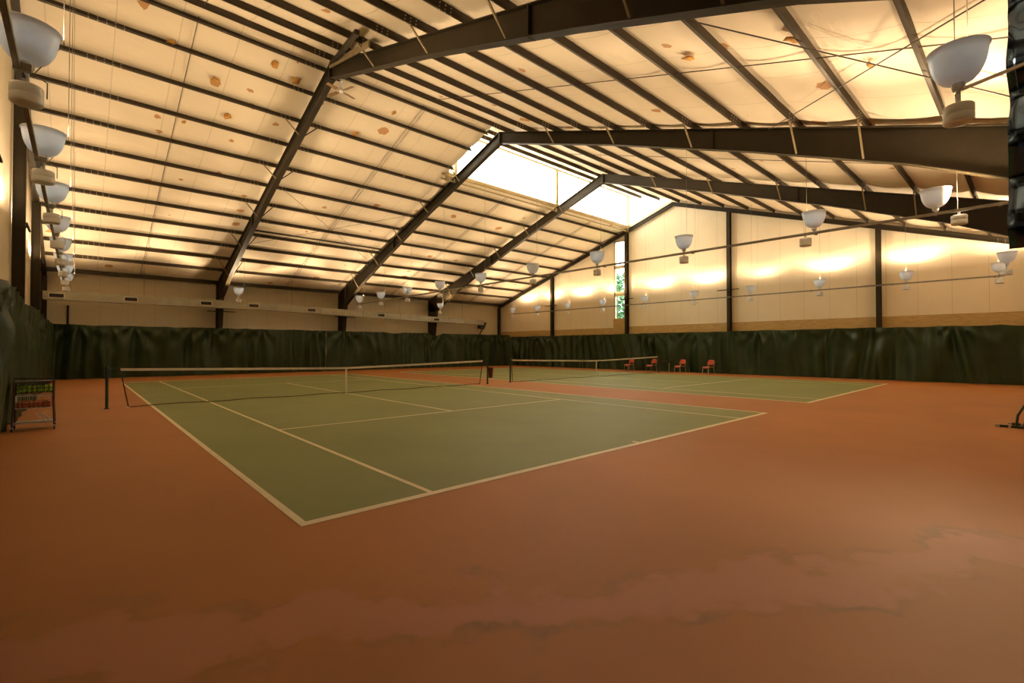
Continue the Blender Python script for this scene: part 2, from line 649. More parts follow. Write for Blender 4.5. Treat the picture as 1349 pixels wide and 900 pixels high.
def drape(y_list, slope_z, x0, x1, name):
    """fabric panel hung over purlins at the given y stations"""
    ys = []
    for a, b in zip(y_list[:-1], y_list[1:]):
        for k in range(6):
            t = k / 6
            ys.append((a + (b - a) * t, 4 * t * (1 - t)))
    ys.append((y_list[-1], 0))
    nx = max(2, int((x1 - x0) / 0.4))
    vs, fs = [], []
    for i in range(nx + 1):
        x = x0 + (x1 - x0) * i / nx
        for y, s in ys:
            q = noise.noise(Vector((x * 0.9, y * 0.5, 2.0)))
            z = slope_z(y) + 0.215 - s * (0.075 + 0.05 * q) + 0.012 * noise.noise(Vector((x * 2.5, y * 1.2, 5)))
            vs.append((x, y, z))
    n = len(ys)
    for i in range(nx):
        for j in range(n - 1):
            fs.append((i * n + j, (i + 1) * n + j, (i + 1) * n + j + 1, i * n + j + 1))
    m = MB().add(vs, fs, 0, True)
    return m


def near_z(y):
    return RZ - SL * (YR - y)       # also valid past the ridge (monitor roof)


def far_z(y):
    return RZ - SL * (y - YR)


ny = sorted([YN - .1] + [YR - d for d in NEARD] + [YR])
fy = sorted([YR] + [YR + d for d in FARD] + [YF + .1])
c1 = obj('ceiling_near', drape(ny, near_z, XL - .05, XR + .05, ''), MROOF, kind='structure')
ex = sorted([YR] + [YR + d for d in EXTD[:2]] + [MY + .15])
c2 = obj('ceiling_monitor', drape(ex, near_z, MX0, XR + .05, ''), MROOF, kind='structure')
c3 = obj('ceiling_far', drape(fy, far_z, XL - .05, MX0, ''), MROOF, kind='structure')
fy2 = sorted([MY] + [YR + d for d in FARD if YR + d > MY + .2] + [YF + .1])
c4 = obj('ceiling_far', drape(fy2, far_z, MX0, XR + .05, ''), MROOF, kind='structure')
for c in (c1, c2, c3, c4):
    sm = c.modifiers.new('thickness', 'SOLIDIFY')
    sm.thickness = 0.08
    sm.offset = 1.0
    # outward side up
    if c.data.polygons[0].normal.z < 0:
        sm.offset = -1.0

# clerestory glazing with posts, sill rails and translucent end panels
zt = near_z(MY) + .1
zs = far_z(MY) + .02
wm = MB()
for x in (MX0 + .03, FRX[1] + .02, FRX[2] + .02, 28.32):
    wm.box(x - .085, x + .085, MY - .07, MY + .06, zs - .25, zt)
wm.box(MX0, 28.4, MY - .05, MY + .05, zt - .08, zt + .02)
wm.box(MX0 - .3, 28.4, MY - .05, MY + .02, zs + .00, zs + .07)
wm.box(MX0 - .3, 28.4, MY + .06, MY + .12, zs - .20, zs - .13)
w2 = obj('window_2', wm, MPOST, kind='structure')
obj('clerestory_glazing', MB().box(MX0, 28.4, MY + .05, MY + .07, zs + .02, zt + .05), MGLZ, w2, kind='structure')
tri = [(YR + .05, RZ + .2), (MY + .1, far_z(MY) + .2), (MY + .1, near_z(MY) + .3)]
obj('end_glazing', MB().prism(tri, 'x', MX0, MX0 + .03), MGLZ, w2, kind='structure')
obj('end_glazing', MB().prism(tri, 'x', XR - .02, XR + .02), MGLZ, w2, kind='structure')


# ------------------------------------------------------------------ steel portal frames
def depth_at(d):
    """rafter depth as a function of distance from the ridge"""
    tab = [(0, .52), (6, .52), (11, .68), (14.5, .9), (16.6, 1.22), (18.3, 1.5)]
    for (a, da), (b, db) in zip(tab[:-1], tab[1:]):
        if d <= b:
            return da + (db - da) * (d - a) / (b - a)
    return 1.5


HALF = 18.2
KN = 17.0            # inner face of the column at the knee


def rafter(side):
    def pts(xw, ofs_t, ofs_b):
        ds = [0, 3, 6, 8.5, 11, 12.8, 14.5, 15.8, KN, HALF]
        top, bot = [], []
        for d in ds:
            y = YR + side * d
            zt_ = RZ - SL * d
            zb = zt_ - depth_at(min(d, KN))
            if d > KN:
                zb = RZ - SL * KN - depth_at(KN) + 0.0
            top.append((y, zt_, zb))
        return top
    P = pts(0, 0, 0)
    m = MB()
    m.strip([(y, a) for y, a, b in P], [(y, b) for y, a, b in P], -.012, .012)
    m.strip([(y, a) for y, a, b in P], [(y, a - .025) for y, a, b in P], -.11, .11)
    Q = P[:-1]
    m.strip([(y, b + .025) for y, a, b in Q], [(y, b) for y, a, b in Q], -.11, .11)
    # end plate at the ridge, stiffeners and bolted splice plates
    d0 = P[0]
    m.box(-.11, .11, min(d0[0], d0[0] + side * .03), max(d0[0], d0[0] + side * .03), d0[2] - .05, d0[1])
    for d in (9.9,):
        y = YR + side * d
        zt_, dp = RZ - SL * d, depth_at(d)
        m.bar((0, y, zt_), (0, y, zt_ - dp), .225, .035, (0, 1, 0))
    y = YR + side * KN
    m.box(-.11, .11, y - .015, y + .015, P[-1][2], RZ - SL * KN)
    return m


def column(side):
    zt_ = RZ - SL * KN - depth_at(KN)
    yo = YR + side * HALF
    yi_t = YR + side * KN
    yi_b = YR + side * (HALF - .42)
    zo = RZ - SL * HALF
    m = MB()
    m.prism([(yo, 0), (yo, zo), (yi_t, zt_ + .0), (yi_b, 0)], 'x', -.012, .012)
    m.bar((0, yo - side * .012, 0), (0, yo - side * .012, zo), .22, .025, (0, 1, 0))
    m.bar((0, yi_b, 0), (0, yi_t, zt_), .22, .025, (0, 1, 0))
    m.box(-.14, .14, min(yo, yi_b), max(yo, yi_b), 0, .03)
    return m


RAFT = {s: rafter(s) for s in (1, -1)}
COLM = {s: column(s) for s in (1, -1)}
names = ['behind the ball cart end of the hall, with the ceiling fan at its peak', 'in the middle, standing where the clerestory begins', 'crossing the clerestory, nearest the right end wall']
flabels = ['brown steel portal frame with the ceiling fan under its peak, nearest the camera',
           'brown steel portal frame standing where the bright clerestory begins',
           'brown steel portal frame crossing the middle of the bright clerestory']
pf0 = None
for i, x in enumerate(FRX):
    if pf0 is None:
        pf0 = thing('portal_frame', flabels[0], 'steel frame', (x, YR, 0), 0, 'steel portal frames')
        for s in (1, -1):
            for nm, src in (('rafter', RAFT[s]), ('column', COLM[s])):
                mm = MB().add([(a, b - YR, c) for a, b, c in src.v], src.f)
                obj(nm, mm, MSTEEL, pf0, local=True)
            # flange braces from the purlins to the lower flange
            ds = FARD[2::2] if s == 1 else [NEARD[q] for q in (2, 4, 6, 8, 9)]
            for d in ds:
                y = s * d
                for q in (-1, 1):
                    a = (q * .62, y, RZ - SL * d + .02)
                    b_ = (q * .09, y, RZ - SL * d - depth_at(d) + .04)
                    obj('flange_brace', MB().bar(a, b_, .04, .04, (0, 1, 0)), MSTEEL if q > 0 else MBRACE, pf0, local=True)
        # horizontal bracket arms on the far column
        obj('bracket_arm', MB().bar((-.75, 17.15, 3.83), (.75, 17.15, 3.83), .05, .05).bar((0, 17.1, 3.83), (0, 17.5, 3.83), .05, .05), MSTEEL, pf0, local=True)
    else:
        dup_tree(pf0, (x, YR, 0), flabels[i])


obj('ridge_brace', MB().bar((4.86, 11.9, 11.34), (4.46, 8.05, 10.10), .05, .17), MBRACE, pf0)
obj('ridge_brace', MB().bar((4.86, 11.8, 11.36), (4.66, 10.8, 11.03), .12, .12).bar((4.66, 10.8, 11.03), (3.95, 7.7, 10.02), .12, .12), MSTEEL, pf0)


# gable end frames: light rafters on wind columns
def end_frame(x, inward, label):
    t = thing('gable_frame', label, 'steel frame', (x, YR, 0), 0, 'gable end frames')
    for s in (1, -1):
        ps = [0, HALF]
        top = [(YR + s * d, RZ - SL * d) for d in ps]
        m = MB()
        m.strip(top, [(y, z - .26) for y, z in top], x - .01, x + .01)
        m.strip(top, [(y, z - .02) for y, z in top], x - .08, x + .08)
        m.strip([(y, z - .24) for y, z in top], [(y, z - .26) for y, z in top], x - .08, x + .08)
        obj('rafter', m, MSTEEL, t)
    for y in (YR - 3 * 3.725, YR - 3.725, YR + 3.725, YR + 3 * 3.725):
        z1 = rz(y) - .24
        m = MB().box(x - .13, x + .13, y - .011, y + .011, 0, z1)
        m.box(x - .14, x - .12, y - .1, y + .1, 0, z1).box(x + .12, x + .14, y - .1, y + .1, 0, z1)
        obj('column', m, MSTEEL, t)
        zb = 4.74 if y < 5 else 5.18
        xb = x + inward * .19
        obj('bracket_arm', MB().bar((xb, y - .66, zb), (xb, y + .66, zb), .05, .05).bar((xb, y, zb), (x, y, zb), .05, .05), MSTEEL, t)
    for s in (1, -1):
        y = YR + s * (HALF - .1)
        m = MB().box(x - .1, x + .1, y - .1, y + .1, 0, rz(y) - .2)
        obj('corner_post', m, MSTEEL, t)
    return t


end_frame(28.31, -1, 'light brown steel end frame against the wall with the slot window')
end_frame(XL + .17, 1, 'light brown steel end frame against the wall behind the ball cart')


# ------------------------------------------------------------------ purlins
def purlin_mesh(y, z, slope, x0, x1, boltx):
    """Z section: web across the slope normal, two flanges"""
    t = Vector((0, 1, slope)).normalized()
    n = Vector((0, -slope, 1)).normalized()
    o = Vector((0, y, z))
    H, F, T = .2, .07, .012
    m = MB()

    def slab(t0, t1, n0, n1):
        q = [o + t * a + n * b for a, b in ((t0, n0), (t1, n0), (t1, n1), (t0, n1))]
        m.prism([(p.y, p.z) for p in q], 'x', x0, x1)
    slab(-T / 2, T / 2, 0, H)
    slab(-F, T / 2, 0, T)
    slab(-T / 2, F, H - T, H)
    for bx in boltx:
        if x0 < bx < x1:
            for nz in (.06, .14):
                for sd in (-1, 1):
                    c = o + n * nz + t * sd * (T / 2 + .004)
                    m.box(bx - .013, bx + .013, c.y - .012, c.y + .012, c.z - .013, c.z + .013, 1)
            c = o - n * .004 - t * .035
            m.box(bx - .012, bx + .012, c.y - .012, c.y + .012, c.z - .008, c.z + .008, 1)
    return m


BOLTS = []
for x in FRX:
    BOLTS += [x - .75, x - .60, x - .45, x + .45, x + .60, x + .75]
BOLTS += [-1.35, -1.15, -.95, -.75, -.55]
for k, d in enumerate(FARD):
    x1 = MX0 + .05 if d < 3.6 else 28.4
    tail = ', stopping at the clerestory' if d < 3.6 else ''
    tag(obj('purlin', purlin_mesh(YR + d, rz(YR + d), -SL, XL + .05, x1, BOLTS), [MPURL, MBOLT]),
        f'dark purlin on the far slope, {ORD[k]} down from the ridge{tail}', 'purlin', 'far slope purlins')
for k, d in enumerate(NEARD):
    tag(obj('purlin', purlin_mesh(YR - d, rz(YR - d), SL, XL + .05, 28.4, BOLTS), [MPURL, MBOLT]),
        f'dark purlin on the near slope, {ORD[k]} down from the ridge', 'purlin', 'near slope purlins')
for k, d in enumerate(EXTD[:2]):
    tag(obj('purlin', purlin_mesh(YR + d, near_z(YR + d), SL, MX0 + .05, 28.4, BOLTS), [MPURL, MBOLT]),
        f'dark steel purlin above the clerestory, {("lower" , "upper")[k]} of the pair past the ridge', 'purlin', 'clerestory roof purlins')
for s, nm in ((1, 'far'), (-1, 'near')):
    y = YR + s * 17.95
    z = rz(y)
    tag(obj('eave_strut', MB().box(XL + .05, 28.4, y - .04, y + .04, z - .06, z + .16), MPURL),
        f'dark steel eave strut along the top of the {nm} wall', 'eave strut')

# sag rods and roof bracing
for i, x in enumerate((1.1, 8.9, 16.7, 24.4)):
    for s, nm in ((1, 'far'), (-1, 'near')):
        d0 = .3 if (s == -1 or x < MX0) else 3.9
        pts = [(x, YR + s * d0, RZ - SL * d0 + .10), (x, YR + s * 17.9, RZ - SL * 17.9 + .10)]
        m = MB().tube(pts, .011, 6)
        if s == 1 and x > 5:
            m.tube([(x + .16, p[1], p[2]) for p in pts], .009, 6)
        bay = ['left of the fan frame', 'just right of the fan frame', 'beside the clerestory middle frame', 'beside the slot window wall'][i]
        tag(obj('sag_rod', m, MROD), f'thin dark sag rod down the {nm} roof slope, {bay}', 'rod')
for (xa, ya, xb, yb, nm) in ((5.1, .85, 12.7, -5.6, 'falling'), (5.1, -5.9, 12.7, .55, 'rising')):
    tag(obj('brace_rod', MB().tube([(xa, ya, rz(ya) - .06), (xb, yb, rz(yb) - .06)], .012, 6), MROD),
        f'thin diagonal rod over the near lamp, the one {nm} away from the fan frame', 'brace rod')
for (xa, ya, xb, yb, nm) in ((5.1, 19.0, 12.7, 25.0, 'lower'), (5.1, 25.0, 12.7, 19.0, 'upper')):
    tag(obj('brace_rod', MB().tube([(xa, ya, rz(ya) - .03), (xb, yb, rz(yb) - .03)], .009, 6), MROD),
        f'thin diagonal rod on the far slope, the {nm} one at the fan frame', 'brace rod')

tag(obj('conduit_pipe', MB().tube([(5.1, 23.43, rz(23.43) + .06), (12.7, 23.43, rz(23.43) + .06)], .05, 10), MPURL),
    'dark round pipe beside a purlin on the far slope, right of the fan frame', 'pipe')

# torn flaps of roof facing hanging from the ceiling
random.seed(11)
FLAPS = [(.55, 13.6), (1.9, 14.5), (3.4, 13.0), (4.2, 13.35), (1.35, 16.9), (2.6, 16.0), (8.0, 13.2), (7.1, 14.9), (10.4, 16.6), (9.4, -2.4), (8.0, -1.5), (8.2, 0.6), (6.8, -3.5), (15.5, 18.0)]
for i, (x, y) in enumerate(FLAPS):
    s = 1 if y > YR else -1
    z = rz(y) + .14
    wd, ht = random.uniform(.10, .22), random.uniform(.08, .2)
    vs, n = [], 7
    for k in range(n):
        a = 2 * math.pi * k / n
        r = random.uniform(.5, 1.0)
        dx, dy = wd * r * math.cos(a), ht * r * math.sin(a)
        vs.append((x + dx, y + dy, z - s * SL * dy - random.uniform(0, .07)))
    vs.append((x, y, z - .03))
    m = MB().add(vs, [(k, (k + 1) % n, n) for k in range(n)], 0, True)
    o = obj('insulation_flap', m, MFLAP)
    sm = o.modifiers.new('thickness', 'SOLIDIFY')
    sm.thickness = .012
    tag(o, 'small torn ochre flap hanging from the cream ceiling facing', 'torn insulation', 'torn ceiling flaps')


# ------------------------------------------------------------------ curtains
def curtain(fn, s0, s1, H, seed, sag=.10, gather=1.0, step=.07):
    """fn(s, d, z) -> world point; s along the wall, d offset into the hall"""
    rnd = random.Random(seed)
    hooks = [s0]
    while hooks[-1] < s1 - .5:
        hooks.append(min(s1, hooks[-1] + rnd.uniform(.7, 1.7)))
    hooks[-1] = s1
    sags = [rnd.choice((.005, .01, .015, .02, .03, sag)) for _ in hooks]
    hook_w = [rnd.random() for _ in hooks]
    ns = int((s1 - s0) / step)
    nz = 26
    vs, fs = [], []
    for i in range(ns + 1):
        s = s0 + (s1 - s0) * i / ns
        k = 0
        while k < len(hooks) - 2 and s > hooks[k + 1]:
            k += 1
        t = (s - hooks[k]) / max(.01, hooks[k + 1] - hooks[k])
        top = H - sags[k] * 4 * t * (1 - t) * (hooks[k + 1] - hooks[k]) / 1.2 + .02 * noise.noise(Vector((s * .6, seed, 0)))
        for j in range(nz + 1):
            v = j / nz
            z = .015 + (top - .015) * v
            amp = .35 + .9 * max(0, noise.noise(Vector((s * .45, seed * 3.1, 1.0))) + .35)
            sl = 2.2 * noise.noise(Vector((s * .33, seed * 1.7, 7.0)))
            ph = s * 9.5 + 2.6 * noise.noise(Vector((s * .8, seed, 3.0))) + sl * z * 1.6
            d = .11 * amp * gather * math.sin(ph)
            d += .24 * noise.noise(Vector((s * .9 + sl * z * .35, z * .45, seed * 2.3)))
            # folds fanning out from the hooks that carry the weight
            for hk in (k, k + 1):
                if hook_w[hk] > .35:
                    dx, dv = s - hooks[hk], top - z + .12
                    th = math.atan2(dx, dv)
                    d += .15 * hook_w[hk] * math.cos(th * (7 + 3 * hook_w[hk]) + hk) * math.exp(-abs(dx) / .9) * min(1, dv / .5)
            d += .03 * noise.noise(Vector((s * 2.2, z * 1.5, seed)))
            vs.append(fn(s, d, z))
    n = nz + 1
    for i in range(ns):
        for j in range(nz):
            fs.append((i * n + j, (i + 1) * n + j, (i + 1) * n + j + 1, i * n + j + 1))
    return MB().add(vs, fs, 0, True)


CY = 28.3
CXR = 27.95
CXL = -2.45
far_segs = [(-2.42, 3.4, 'from the ball cart corner to the first column'), (3.42, 11.0, 'behind the first net up to the notch'),
            (11.12, 19.2, 'from the notch to the third wall column'), (19.22, 27.88, 'into the corner under the black speaker')]
for i, (a, b, wh) in enumerate(far_segs):
    o = obj('court_curtain', curtain(lambda s, d, z: (s, CY - d, z), a - .05, b + .05, 2.78, 3 + i, .16 if i in (0, 3) else .07), MCUR)
    tag(o, f'dark green curtain on the far wall, {wh}', 'curtain', 'dark green court curtains')
gab_segs = [(19.6, 28.2, 'between far corner and window'), (10.75, 19.58, 'below the slot window'),
            (.97, 10.73, 'behind the lone orange chair'), (-1.4, .95, 'narrow and creased'), (-6.1, -1.42, 'smooth, at its near corner')]
for i, (a, b, wh) in enumerate(gab_segs):
    o = obj('court_curtain', curtain(lambda s, d, z: (CXR - d, s, z), a - .05, b + .05, 2.62 if i < 3 else 2.6, 21 + i, .06, 1.1 if i < 3 else .8), MCUR)
    tag(o, f'dark green curtain on the slot window wall, {wh}', 'curtain', 'dark green court curtains')
lft_segs = [(19.5, 28.25, 'at the far corner'), (11.6, 19.48, 'behind the bare wall column'), (5.2, 11.58, 'behind the ball cart'), (-6.1, 5.18, 'nearest the camera')]
for i, (a, b, wh) in enumerate(lft_segs):
    o = obj('court_curtain', curtain(lambda s, d, z: (CXL - .05 + d * .55, s, z), a - .05, b + .05, 2.80, 41 + i, .10, 1.3), MCUR)
    tag(o, f'dark green curtain on the windowless end wall, {wh}', 'curtain', 'dark green court curtains')


# ------------------------------------------------------------------ lamps on rails
def lamp_proto():
    t = thing('uplight_lamp', '', 'lamp', (0, 0, 0))
    # base of the housing is z=0 -> world RAILZ-.30
    prof = [(.001, .035), (.085, .035), (.095, .0), (.125, .0), (.138, .012), (.138, .085), (.133, .092), (.138, .10), (.138, .185), (.128, .20), (.04, .205), (.001, .205)]
    obj('ballast_housing', MB().lathe(prof, 28), MBALL, t, local=True)
    obj('hanger', MB().lathe([(.022, .2), (.022, .33)], 12).box(-.07, .012, -.02, .02, .27, .31), MBALL, t, local=True)
    st = MB().lathe([(.022, .27), (.022, .37), (.05, .375), (.06, .41), (.06, .45), (.035, .47)], 14)
    st.box(-.07, .012, -.02, .02, .27, .31)
    obj('socket', st, MBALL, t, local=True)
    bowl = [(.055, .45), (.095, .458), (.142, .485), (.182, .53), (.214, .59), (.238, .66), (.255, .75), (.265, .835), (.278, .838), (.278, .848), (.260, .848),
            (.249, .76), (.232, .668), (.208, .60), (.177, .54), (.139, .496), (.094, .469), (.001, .465)]
    obj('reflector', MB().lathe(bowl, 40), MACR, t, local=True)
    obj('cable', MB().tube([(.16, .03, .12), (.16, .03, .30), (.05, .03, .36)], .007, 6), MCABLE, t, local=True)
    return t


LAMP0 = lamp_proto()
used = [False]


def place_lamp(x, y, label, group, wires=1, dyb=0.0, lit=True):
    loc = (x, y, RAILZ - (.38 if 5.9 < x < 6.1 else .30))
    if not used[0]:
        r = LAMP0
        r.location = loc
        r['label'] = label
        r['group'] = group
        used[0] = True
    else:
        r = dup_tree(LAMP0, loc, label, group)
    for ch in r.children:
        if ch.name.split('.')[0] in ('reflector', 'socket'):
            ch.location.y = dyb
    # suspension wires up to the roof
    zr = (near_z(y) if y < YR or (x > MX0 and y < MY) else far_z(y)) + .16
    for k in range(wires):
        dx = .29 if k == 0 else .19
        m = MB().tube([(x + dx, y + .05 - .12 * k, RAILZ + .5), (x + dx, y + .05 - .12 * k, zr)], .005, 6)
        if k == 0:
            m.tube([(x + dx, y + .05, RAILZ + .5), (x + .03, y + .02, RAILZ + .02)], .005, 6)
        o = obj('suspension_wire', m, MCABLE, r)
    if not lit:
        return r
    l = bpy.data.lights.new('uplight_beam', 'POINT')
    l.energy = LAMP_WATTS * (.5 if 5.9 < x < 6.1 else 1.0)
    l.color = LAMP_COLOR
    l.shadow_soft_size = .09
    l.use_nodes = True
    lt = l.node_tree
    em = lt.nodes['Emission']
    tcn = N(lt, 'ShaderNodeTexCoord')
    sp_ = N(lt, 'ShaderNodeSeparateXYZ')
    lt.links.new(tcn.outputs['Normal'], sp_.inputs[0])
    # wide reflector: most light leaves at about sixty degrees from straight up
    cz = math_node(lt, 'ABSOLUTE', sp_.outputs[2])
    wide = ramp(lt, cz, [(0.0, (.2, .2, .2)), (0.30, (.26, .26, .26)), (0.50, (.24, .24, .24)), (0.70, (.145, .145, .145)), (1.0, (.115, .115, .115))])
    ring = ramp(lt, cz, [(0.30, (0, 0, 0)), (0.40, (.8, .8, .8)), (0.50, (1, 1, 1)), (0.58, (.35, .35, .35)), (0.68, (0, 0, 0))])
    # the lamp lies along the rail, so it throws most of that ring sideways, square to the rail
    hx2 = math_node(lt, 'MULTIPLY', sp_.outputs[0], sp_.outputs[0])
    hy2 = math_node(lt, 'MULTIPLY', sp_.outputs[1], sp_.outputs[1])
    side = math_node(lt, 'DIVIDE', hx2, math_node(lt, 'ADD', math_node(lt, 'ADD', hx2, hy2), 1e-5))
    side = math_node(lt, 'MULTIPLY_ADD', math_node(lt, 'POWER', side, 4.0), 0.88, 0.12)
    tot = math_node(lt, 'MULTIPLY_ADD', math_node(lt, 'MULTIPLY', ring, 1.3), side, wide)
    lt.links.new(math_node(lt, 'MULTIPLY', tot, 6.3), em.inputs['Strength'])
    lo = bpy.data.objects.new('uplight_beam', l)
    COL.objects.link(lo)
    lo.parent = r
    lo.location = (0, dyb, .74)
    lo.rotation_euler = (math.pi, 0, 0)
    return r


LY = [-3.45, -.45, 3.0, 6.38, 9.72, 13.2, 16.65, 20.0, 23.25, 26.3]
for i, y in enumerate(LY[2:]):
    place_lamp(-1.92, y, f'white bowl uplight on the rail above the ball cart, {ORD[i]} from the camera', 'uplights over the ball cart side')
LBY = [-3.32, -.38] + LY[2:]
for i, y in enumerate(LBY):
    place_lamp(12.56, y, f'white bowl uplight on the rail between the two courts, {ORD[i]} from the near end', 'uplights between the courts', 1, (.38, -.2)[i] if i < 2 else 0.0)
for i, y in enumerate(LY):
    place_lamp(26.55, y, f'white bowl uplight by the slot window wall, {ORD[i]} from the near end', 'uplights along the slot window wall', lit=i not in (0, 3))
for x, y, wh, n in ((5.98, -3.83, 'hung alone beside the black plastic sheet, largest in view', 2), (5.42, 26.9, 'hung alone above the far wall duct behind the first net', 1),
                    (23.6, -3.74, 'hung alone in front of the end wall rail', 1), (19.5, 27.0, 'hung alone at the knee of the third frame, over the far duct', 1)):
    place_lamp(x, y, f'white bowl uplight {wh}', 'uplights behind the baselines', n)


def rail(x, y0, y1, label, dx=-.06):
    m = MB()
    m.box(x + dx - .025, x + dx + .025, y0, y1, RAILZ - .03, RAILZ + .03)
    m.box(x + dx - .012, x + dx + .012, y0, y1, RAILZ - .035, RAILZ - .028)
    for y in [y0 + .3 + 3.33 * k for k in range(int((y1 - y0) / 3.33) + 1)]:
        m.box(x + dx - .03, x + .05, y - .03, y + .03, RAILZ - .045, RAILZ + .035)
    o = obj('lamp_rail', m, MGALV)
    return tag(o, label, 'lamp rail', 'lamp rails')


rail(-1.92, -4.2, 26.6, 'long dark steel lamp rail above the ball cart side')
rail(12.56, -4.25, 26.6, 'long grey steel lamp rail between the two courts')
rail(26.55, -3.6, 26.4, 'long thin steel lamp rail in front of the slot window wall')
tag(obj('lamp_rail', MB().bar((5.7, -4.6, RAILZ), (5.98, -3.85, RAILZ), .03, .03), MCHROME), 'short pale rail end beside the black plastic sheet', 'lamp rail', 'lamp rails')


# ------------------------------------------------------------------ nets
def tennis_net(x0, label, gap, slant):
    xa, xb, xm, y = x0 - .914, x0 + CW + .914, x0 + CW / 2, CLN / 2
    t = thing('tennis_net', label, 'tennis net', (xm, y, 0), 0, 'tennis nets')
    for i, x in enumerate((xa, xb)):
        s = 1 if i == 0 else -1
        m = MB().tube([(x, y, 0), (x, y, 1.08)], .034, 16)
        m.lathe([(.06, 0), (.06, .02), (.034, .03)], 16, (x, y, 0))
        m.lathe([(.038, 1.08), (.034, 1.11), (.001, 1.115)], 16, (x, y, 0))
        p = obj('post', m, MGREEN, t)
        k = MB().box(x - .03 + s * .02, x + .06 * s + .03, y - .05, y + .05, .86, 1.04)
        obj('winder', k, MGREEN, p)
        obj('cable_end', MB().tube([(x, y, 1.06), (x + s * (gap + .04), y, 1.055)], .008, 6), MGREEN, p)

    def top(x):
        return .914 + (1.055 - .914) * (abs(x - xm) / (xb - xm)) ** 1.1
    xs = [xa + gap + (xb - xa - 2 * gap) * k / 40 for k in range(41)]
    nm = MB()
    vs, fs = [], []
    nz = 8
    for x in xs:
        for j in range(nz + 1):
            v = j / nz
            z = .03 + (top(x) - .05) * v
            xo = max(0.0, 1 - abs(x - xs[0]) / 1.2) * slant * (1 - v) - max(0.0, 1 - abs(x - xs[-1]) / 1.2) * slant * (1 - v)
            vs.append((x + xo, y + .02 * math.sin(v * math.pi) * math.sin(x * 1.3), z))
    for i in range(40):
        for j in range(nz):
            fs.append((i * (nz + 1) + j, (i + 1) * (nz + 1) + j, (i + 1) * (nz + 1) + j + 1, i * (nz + 1) + j + 1))
    # slanted ends: lower corners pulled towards the post
    obj('net_mesh', nm.add(vs, fs), MNET, t)
    band = MB()
    for a, b in zip(xs[:-1], xs[1:]):
        band.bar((a, y, top(a) - .032), (b, y, top(b) - .032), .018, .068)
    obj('headband', band, MBAND, t)
    cord = MB().tube([(x, y, .03 + .012 * math.sin(x * 3)) for x in [xs[0] + slant] + [q for q in xs if xs[0] + slant < q < xs[-1] - slant] + [xs[-1] - slant]], .012, 6)
    obj('bottom_cord', cord, MDKRED, t)
    for x, xt in ((xs[0] + slant, xs[0]), (xs[-1] - slant, xs[-1])):
        obj('side_tape', MB().tube([(x, y, .03), (xt, y, top(x) - .05)], .016, 6), MDKRED, t)
        obj('tie_foot', MB().box(x - .05, x + .03, y - .03, y + .03, 0, .02), MBAND, t)
    obj('centre_strap', MB().box(xm - .028, xm + .028, y - .014, y + .014, .004, .905), MBAND, t)
    return t


tennis_net(0.0, 'tennis net with white tape across the nearer court', .27, .17)
tennis_net(C2X, 'tennis net with white tape across the court by the end wall', .09, .05)


# ------------------------------------------------------------------ chairs and table by the end wall
def chair_proto():
    t = thing('stacking_chair', '', 'chair', (0, 0, 0))
    # faces +x locally; seat height .45
    n = 10
    vs, fs = [], []
    for i in range(n + 1):
        for j in range(n + 1):
            u, v = -1 + 2 * i / n, -1 + 2 * j / n
            vs.append((.02 + u * .23, v * .25 * (1 - .05 * u), .45 + .02 * u * u + .03 * v * v - .02 - (.11 * ((u - .6) / .4) ** 2 if u > .6 else 0)))
    for i in range(n):
        for j in range(n):
            fs.append((i * (n + 1) + j, (i + 1) * (n + 1) + j, (i + 1) * (n + 1) + j + 1, i * (n + 1) + j + 1))
    o = obj('seat', MB().add(vs, fs, 0, True), MORANGE, t, local=True)
    o.modifiers.new('t', 'SOLIDIFY').thickness = .02
    vs = []
    for i in range(n + 1):
        for j in range(n + 1):
            u, v = i / n, -1 + 2 * j / n
            vs.append((-.21 - .10 * u + .05 * v * v, v * (.25 - .03 * u * u), .56 + .29 * u - .03 * v ** 4 * u))
    o = obj('backrest', MB().add(vs, fs, 0, True), MORANGE, t, local=True)
    o.modifiers.new('t', 'SOLIDIFY').thickness = .02
    for sy in (-1, 1):
        obj('leg', MB().tube([(.22, sy * .22, .44), (.26, sy * .235, .01)], .013, 8).lathe([(.016, 0), (.016, .03)], 8, (.26, sy * .235, 0)), MCHROME, t, local=True)
        obj('leg', MB().tube([(-.18, sy * .22, .44), (-.25, sy * .235, .01)], .013, 8).lathe([(.016, 0), (.016, .03)], 8, (-.25, sy * .235, 0)), MCHROME, t, local=True)
        obj('back_post', MB().tube([(-.10, sy * .21, .43), (-.20, sy * .21, .45), (-.25, sy * .21, .60), (-.29, sy * .21, .80)], .012, 8), MCHROME, t, local=True)
    obj('seat_rail', MB().tube([(.22, -.22, .43), (.22, .22, .43), (-.18, .22, .43), (-.18, -.22, .43), (.22, -.22, .43)], .011, 8), MCHROME, t, local=True)
    return t


